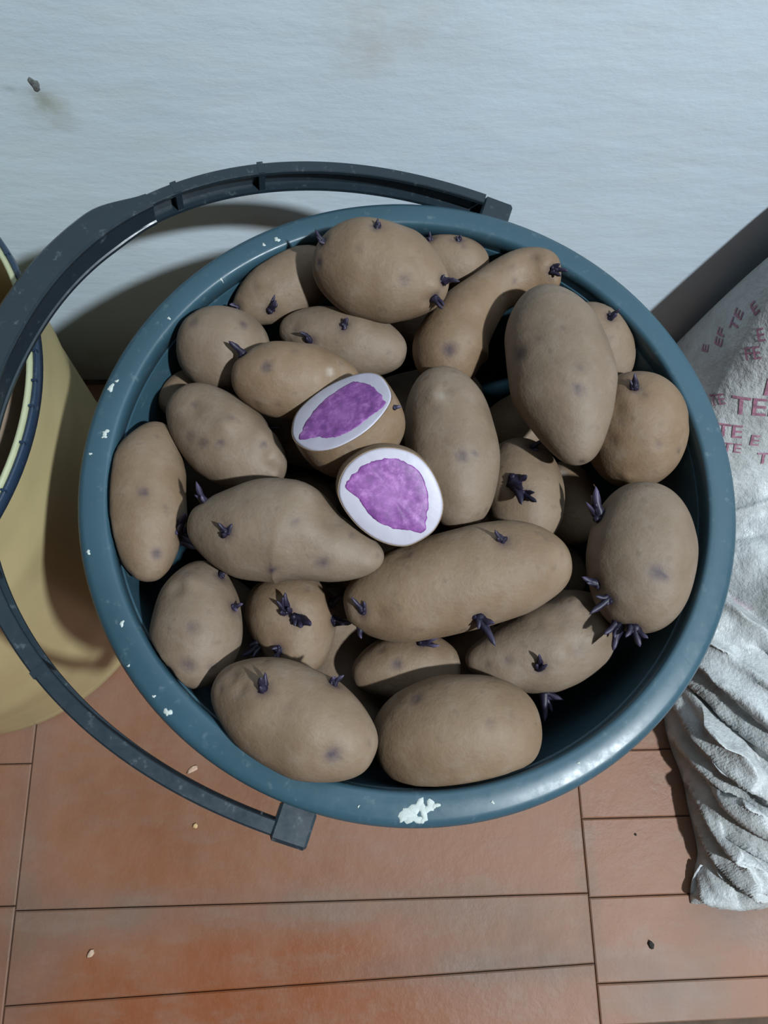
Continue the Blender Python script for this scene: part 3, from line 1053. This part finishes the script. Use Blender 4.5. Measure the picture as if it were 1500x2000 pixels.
half_potato('cut potato half with a rounded purple core, facing straight up',
            [(661,968),(672,918),(712,884),(760,874),(812,888),(848,928),(866,985),(852,1030),(820,1056),(785,1067),(738,1055),(692,1020)],
            [(674,948),(700,915),(735,899),(778,897),(818,920),(836,965),(833,1010),(828,1038),(800,1036),(756,1028),(722,1005),(700,975)],
            (763, 970), 0.292, 0.16, -60, 0.036, (0, 0.0), 9, [], [])

# ------------------------------------------------------------------ potatoes inside the cream bucket
def y_in(z):
    return y_out(z) - 0.0026
for i, (x, y, z, yaw, L, w, lab) in enumerate([
        (-0.203, 0.186, 0.286, 1.55, 0.056, 0.034, 'large greyish potato inside the cream bucket beside its lip'),
        (-0.222, 0.085, 0.255, 2.2, 0.042, 0.030, 'potato at the front inside the cream bucket'),
        (-0.295, 0.145, 0.280, 0.6, 0.045, 0.034, 'potato in the middle of the cream bucket'),
        (-0.300, 0.255, 0.272, 0.1, 0.050, 0.032, 'potato at the wall side inside the cream bucket'),
        (-0.385, 0.180, 0.275, 1.6, 0.046, 0.034, 'potato on the far side of the cream bucket'),
        (-0.325, 0.065, 0.262, 0.2, 0.042, 0.030, 'potato under the folded handle inside the cream bucket')]):
    d = Vector((math.cos(yaw), math.sin(yaw), 0))
    cl = lambda p: clamp_bucket(p, (YX, YY), y_in, 0.33, 0.001)
    verts, faces = potato_shape(lambda t: Vector((x, y, z)) + d * (L * (2 * t - 1)), lambda t: w, 2.4, 90 + i, 40, 36, clamp=cl)
    o = mesh_obj('potato', verts, faces, SKIN, None, (x, y, z))
    tag(o, lab, 'potato', 'potatoes in the cream bucket')
    if i == 1:
        bvh = BVHTree.FromPolygons([tuple(v) for v in verts], faces)
        p, nn = hit(bvh, 6, 1005, verts)
        make_sprout(o, p, nn, 0.008, img_dir(120), 2, 5, 0.6)

for i, (dx, dy, yaw) in enumerate([(0, 0, .4), (.085, 0, 1.6), (-.085, .005, 1.5), (.045, .078, 2.4), (-.045, .080, .7), (.045, -.078, .8), (-.045, -.080, 2.3)]):
    x, y, z = YX + dx, YY + dy, 0.208
    d = Vector((math.cos(yaw), math.sin(yaw), 0))
    verts, faces = potato_shape(lambda t: Vector((x, y, z)) + d * (0.042 * (2 * t - 1)), lambda t: 0.031, 2.4, 120 + i, 30, 28, clamp=cl)
    o = mesh_obj('potato', verts, faces, SKIN, None, (x, y, z))
    tag(o, 'brown potato in the lower layer inside the cream bucket', 'potato', 'potatoes in the lower layer of the cream bucket')

# ------------------------------------------------------------------ woven sack
SXL = [(-0.13, 0.246), (-0.100, 0.242), (-0.085, 0.247), (-0.068, 0.252), (-0.03, 0.249), (0.02, 0.240), (0.06, 0.236), (0.10, 0.234), (0.20, 0.242), (0.31, 0.250)]
def interp(tab, x):
    if x <= tab[0][0]:
        return tab[0][1]
    for (a, va), (b, vb) in zip(tab[:-1], tab[1:]):
        if x <= b:
            u = (x - a) / (b - a)
            u = u * u * (3 - 2 * u)
            return va + (vb - va) * u
    return tab[-1][1]
FOLDS = []
SY0, SY1, SX1 = -0.103, 0.306, 0.78
def smin(a, b, k):
    h = max(k - abs(a - b), 0) / k
    return min(a, b) - h * h * k * 0.25
def sack_z(x, y):
    return KF * sack_h(x / KF, y / KF)
def sack_h(x, y):
    xl = interp(SXL, y)
    fy = SY0 + 0.004 * math.sin(40 * x)
    sx, sy, sr, sb = max(0, x - xl), max(0, y - fy), max(0, SX1 - x), max(0, SY1 - y)
    def edge(s, h, r):
        u = min(1, s / r)
        return h * math.sqrt(max(0, 1 - (1 - u) ** 2))
    slope = 0.95 - 0.40 * smooth(0.035, 0.085, y + 0.25 * sx)
    left = edge(sx, 0.024 + 0.020 * smooth(-0.085, -0.03, y), 0.016) + 0.24 * (1 - math.exp(-sx * slope / 0.24))
    front = edge(sy, 0.020, 0.010) + 0.24 * (1 - math.exp(-sy * 0.95 / 0.24))
    right = edge(sr, 0.20, 0.10)
    z = smin(left, front, 0.035)
    z = smin(z, right + 0.02, 0.03)
    z = min(z, edge(sx, 0.4, 0.03) + 0.0, edge(sr, 0.5, 0.1)) if sx < 0.03 or sr < 0.1 else z
    ss = smooth(0.17, 0.30, y)
    ridge = ss * (edge(sx, 0.11, 0.012) + 0.27 * (1 - math.exp(-sx * 5.0 / 0.27))) * smooth(0, 0.15, sr)
    z += ridge
    big = 0.010 * noise.noise(Vector((x * 22, y * 22, 9.0))) + 0.004 * noise.noise(Vector((x * 60, y * 60, 2.0)))
    z += big * smooth(0.0, 0.02, min(sx, sy)) * (0.35 + 0.65 * smooth(0.02, 0.1, y))
    # folds sweeping from the left flank down to the front corner
    for ax, ay, bx, by, wd, hh in FOLDS:
        dx, dy = bx - ax, by - ay
        L2 = dx * dx + dy * dy
        t = ((x - ax) * dx + (y - ay) * dy) / L2
        if -0.25 < t < 1.6:
            d = ((x - ax) * dy - (y - ay) * dx) / math.sqrt(L2)
            d += 0.0020 * noise.noise(Vector((x * 45, y * 45, hh * 900)))
            if abs(d) < 3.2 * wd:
                e = smooth(-0.25, 0.12, t) * (1 - smooth(1.1, 1.6, t))
                z += hh * math.exp(-abs(d / wd) ** 1.5) * e * smooth(0.0, 0.012, min(sx, sy))
    if sb < 0.02:
        z *= math.sqrt(max(0, 1 - (1 - sb / 0.02) ** 2))
    return max(z, 0.0015)
def sack_hit(px, py):
    """where a sight line meets the sack, in floor measuring units"""
    d = ray(px, py)
    for k in range(900):
        p = CAM + d * (0.3 + 0.45 * k / 900)
        if p.x / KF > interp(SXL, p.y / KF) and p.z <= sack_z(p.x, p.y):
            return p / KF
    return CAM / KF + d * ((0.02 - HCAM) / d.z) / KF
fold_px = [((1385,1552),(1500,1628),.0040,.012), ((1352,1600),(1470,1745),.0036,.010), ((1325,1385),(1440,1490),.0042,.010), ((1400,1325),(1500,1410),.0040,.009),
           ((1385,1160),(1500,1260),.0040,.010), ((1350,1240),(1470,1330),.0036,.007), ((1375,1480),(1480,1560),.0030,.007), ((1420,1650),(1500,1725),.0034,.008),
           ((1310,1310),(1500,1470),.0060,-.022), ((1345,1500),(1500,1600),.0042,-.012), ((1360,1575),(1490,1690),.0040,-.012), ((1345,1430),(1450,1530),.0034,-.008),
           ((1400,1120),(1500,1200),.0050,-.016), ((1420,1380),(1500,1450),.0034,.008), ((1370,1660),(1440,1740),.0030,-.007), ((1420,1010),(1500,985),.0030,.006), ((1425,1050),(1500,1040),.0050,-.005)]
found = [(sack_hit(*a), sack_hit(*b), w, h) for a, b, w, h in fold_px]
FOLDS += [(a.x, a.y, b.x, b.y, w, h) for a, b, w, h in found if (a - b).length > 0.01]
NA, NB = 230, 250
verts, faces = [], []
for ib in range(NB + 1):
    tb = ib / NB
    y = SY0 + 0.0005 + (SY1 - SY0) * (0.75 * tb + 0.25 * (1 - math.cos(math.pi * tb)) / 2)
    xl = interp(SXL, y)
    for ia in range(NA + 1):
        ta = ia / NA
        x = xl + (SX1 - xl) * (0.22 * ta + 0.78 * ta ** 2.6)
        z = sack_h(x, y)
        # pleats running up the flank towards the front
        q = y + 1.5 * z + 0.006 * noise.noise(Vector((y * 25, z * 30, 3.0)))
        k1 = abs(((q / 0.036) % 1.0) - 0.5) * 2
        k2 = abs(((q / 0.0145 + 0.6 * noise.noise(Vector((y * 18, z * 18, 7.0)))) % 1.0) - 0.5) * 2
        pleat = (0.0085 * (k1 ** 1.3 - 0.45) + 0.0034 * (k2 - 0.5)) * (1 - smooth(0.03, 0.12, x - xl)) * (1 - smooth(0.05, 0.11, y)) * smooth(0.002, 0.016, z)
        verts.append(Vector(((x - pleat) * KF, (y - 0.4 * pleat) * KF, KF * z)))
def gi2(a, b):
    return b * (NA + 1) + a
for b in range(NB):
    for a in range(NA):
        faces.append((gi2(a, b), gi2(a + 1, b), gi2(a + 1, b + 1), gi2(a, b + 1)))
# underside on the floor
border = [gi2(a, 0) for a in range(NA)] + [gi2(NA, b) for b in range(NB)] + [gi2(a, NB) for a in range(NA, 0, -1)] + [gi2(0, b) for b in range(NB, 0, -1)]
base0 = len(verts)
for k in border:
    verts.append(Vector((verts[k].x, verts[k].y, 0.0)))
nb = len(border)
for j in range(nb):
    k = (j + 1) % nb
    faces.append((border[j], border[k], base0 + k, base0 + j))
faces.append(tuple(base0 + j for j in range(nb - 1, -1, -1)))
SO = Vector((0.5, 0.1, 0.0))
sack = mesh_obj('woven_sack', verts, faces, SACK, None, SO)
tag(sack, 'white woven plastic sack with faded red lettering, slumped against the wall', 'sack')
# frayed hem threads and torn corner flap at the foot of the sack
def flap(points, width, seed):
    rnd = random.Random(seed)
    pts = [Vector(p) for p in points]
    vv, ff = [], []
    n = 12
    for i in range(n + 1):
        t = i / n
        c = catmull(pts, t)
        d = (catmull(pts, min(1, t + 0.05)) - catmull(pts, max(0, t - 0.05))).normalized()
        s = d.cross(Vector((0, 0, 1))).normalized()
        w = width * (0.35 + 0.65 * math.sin(math.pi * (0.12 + 0.80 * t)))
        for q, lift in ((-1, 0.0), (-0.3, 0.0030), (0.4, 0.0012), (1, 0.0025)):
            vv.append(c + s * (w * q) + Vector((0, 0, lift * (1 + 0.4 * rnd.uniform(-1, 1)))))
        for q, lift in ((1, 0.0015), (0.4, 0.0004), (-0.3, 0.0020), (-1, -0.0008)):
            vv.append(c + s * (w * q) + Vector((0, 0, lift)))
    for i in range(n):
        for j in range(8):
            k = (j + 1) % 8
            ff.append((i * 8 + j, i * 8 + k, (i + 1) * 8 + k, (i + 1) * 8 + j))
    ff.append(tuple(range(7, -1, -1)))
    ff.append(tuple(range(n * 8, n * 8 + 8)))
    return mesh_obj('hem_flap', vv, ff, SACK, sack, pts[0])
def fl(px, py, z):
    return tuple(atz(px, py, z))
flap([fl(1372, 1690, 0.010), fl(1362, 1718, 0.006), fl(1352, 1746, 0.002)], 0.0046, 1)
flap([fl(1385, 1700, 0.008), fl(1384, 1730, 0.005), fl(1388, 1760, 0.002)], 0.0030, 2)
flap([fl(1410, 1715, 0.010), fl(1420, 1745, 0.006), fl(1440, 1758, 0.003)], 0.0040, 3)

# faded red lettering printed on the sack
SACK_BVH = BVHTree.FromPolygons([tuple(v) for v in verts], faces)
def lettering(text, px, py, size, rot):
    """size in metres; the letters lie on the sack's surface"""
    loc, nor, ind, dist = SACK_BVH.ray_cast(CAM, ray(px, py).normalized())
    if loc is None:
        return
    best = loc
    if nor.dot(CAM - loc) < 0:
        nor = -nor
    u = img_dir(math.degrees(rot))
    u = (u - nor * u.dot(nor)).normalized()
    w = nor.cross(u).normalized()
    cu = bpy.data.curves.new('text', 'FONT')
    cu.body = text
    cu.size = size
    cu.offset = size * 0.012
    cu.resolution_u = 3
    to = bpy.data.objects.new('text', cu)
    C.objects.link(to)
    dg = bpy.context.evaluated_depsgraph_get()
    dg.update()
    me = bpy.data.meshes.new_from_object(to.evaluated_get(dg))
    bpy.data.objects.remove(to)
    bm = bmesh.new()
    bm.from_mesh(me)
    bpy.data.meshes.remove(me)
    bmesh.ops.triangulate(bm, faces=bm.faces)
    for _ in range(3):
        long = [e for e in bm.edges if e.calc_length() > 0.003]
        if not long:
            break
        bmesh.ops.subdivide_edges(bm, edges=long, cuts=1)
        bmesh.ops.triangulate(bm, faces=bm.faces)
    vv = []
    for v in bm.verts:
        q, qn, ind, dist = SACK_BVH.find_nearest(best + u * v.co.x + w * v.co.y)
        if qn.dot(CAM - q) < 0:
            qn = -qn
        vv.append(q + qn * 0.0006)
    bm.verts.index_update()
    ff = [tuple(v.index for v in fc.verts) for fc in bm.faces]
    bm.free()
    o = mesh_obj('printed_lettering', vv, ff, INK, sack, best)
    o['label'] = 'faded red printed letters'
for args in [('TE', 1398, 850, 0.018, 0.22), ('TER', 1428, 806, 0.023, 0.22), ('FE', 1488, 770, 0.023, 0.22), ('E', 1462, 868, 0.015, 0.2), ('TE', 1410, 880, 0.013, 0.2),
             ('TE', 1388, 792, 0.013, 0.22), ('E', 1382, 690, 0.014, 0.3), ('EF', 1408, 680, 0.015, 0.3), ('TE', 1438, 650, 0.015, 0.3), ('E', 1474, 618, 0.014, 0.3),
             ('TER', 1476, 905, 0.016, 0.2), ('FE', 1456, 704, 0.014, 0.3), ('E', 1480, 668, 0.014, 0.3)]:
    lettering(*args)

# ------------------------------------------------------------------ crumbs on the floor, and a dark stand-in for a hole
def crumb(px, py, size, label, mat, seed, flat=0.5, stretch=1.0, ang=0.0):
    rnd = random.Random(seed)
    c = atz(px, py, 0)
    bm = bmesh.new()
    bmesh.ops.create_icosphere(bm, subdivisions=2, radius=1.0)
    vv = []
    for v in bm.verts:
        k = 1 + 0.45 * noise.noise(v.co * 1.7 + Vector((seed, seed * 2, 0)))
        x, y, z = v.co.x * size * k * stretch, v.co.y * size * k, v.co.z * size * flat * k
        vv.append(Vector((c.x + x * math.cos(ang) - y * math.sin(ang), c.y + x * math.sin(ang) + y * math.cos(ang), z)))
    zmin = min(p.z for p in vv)
    vv = [p - Vector((0, 0, zmin)) for p in vv]
    ff = [tuple(v.index for v in fc.verts) for fc in bm.faces]
    bm.free()
    o = mesh_obj('crumb', vv, ff, mat, None, (c.x, c.y, 0))
    return tag(o, label, 'crumb')
crumb(382, 1613, 0.0021, 'round straw-coloured crumb lying alone on the red tile', CRUMB, 1)
crumb(355, 1523, 0.0020, 'pale crumb beside a husk under the folded handle', CRUMB, 2)
crumb(376, 1503, 0.0022, 'thin pinkish husk under the folded handle', simple('pale_husk', (0.50, 0.34, 0.25), 0.8, 0.2, 0.3, 400), 3, 0.3, 2.4, 0.5)
crumb(178, 1862, 0.0022, 'small pale flake on the worn orange paint', simple('pale_flake', (0.46, 0.33, 0.24), 0.8, 0.2, 0.3, 400), 4, 0.35, 1.5, 0.9)
crumb(1271, 1845, 0.0032, 'black spot standing in for a small hole in the pinkish tile beside the sack', DARK_SPOT, 5, 0.35, 0.7, 0.3)  # flat black lump added for the darkness of a small floor hole
crumb(1241, 1630, 0.0010, 'tiny dark grain on the tile between bucket and sack', DARK_SPOT, 6)
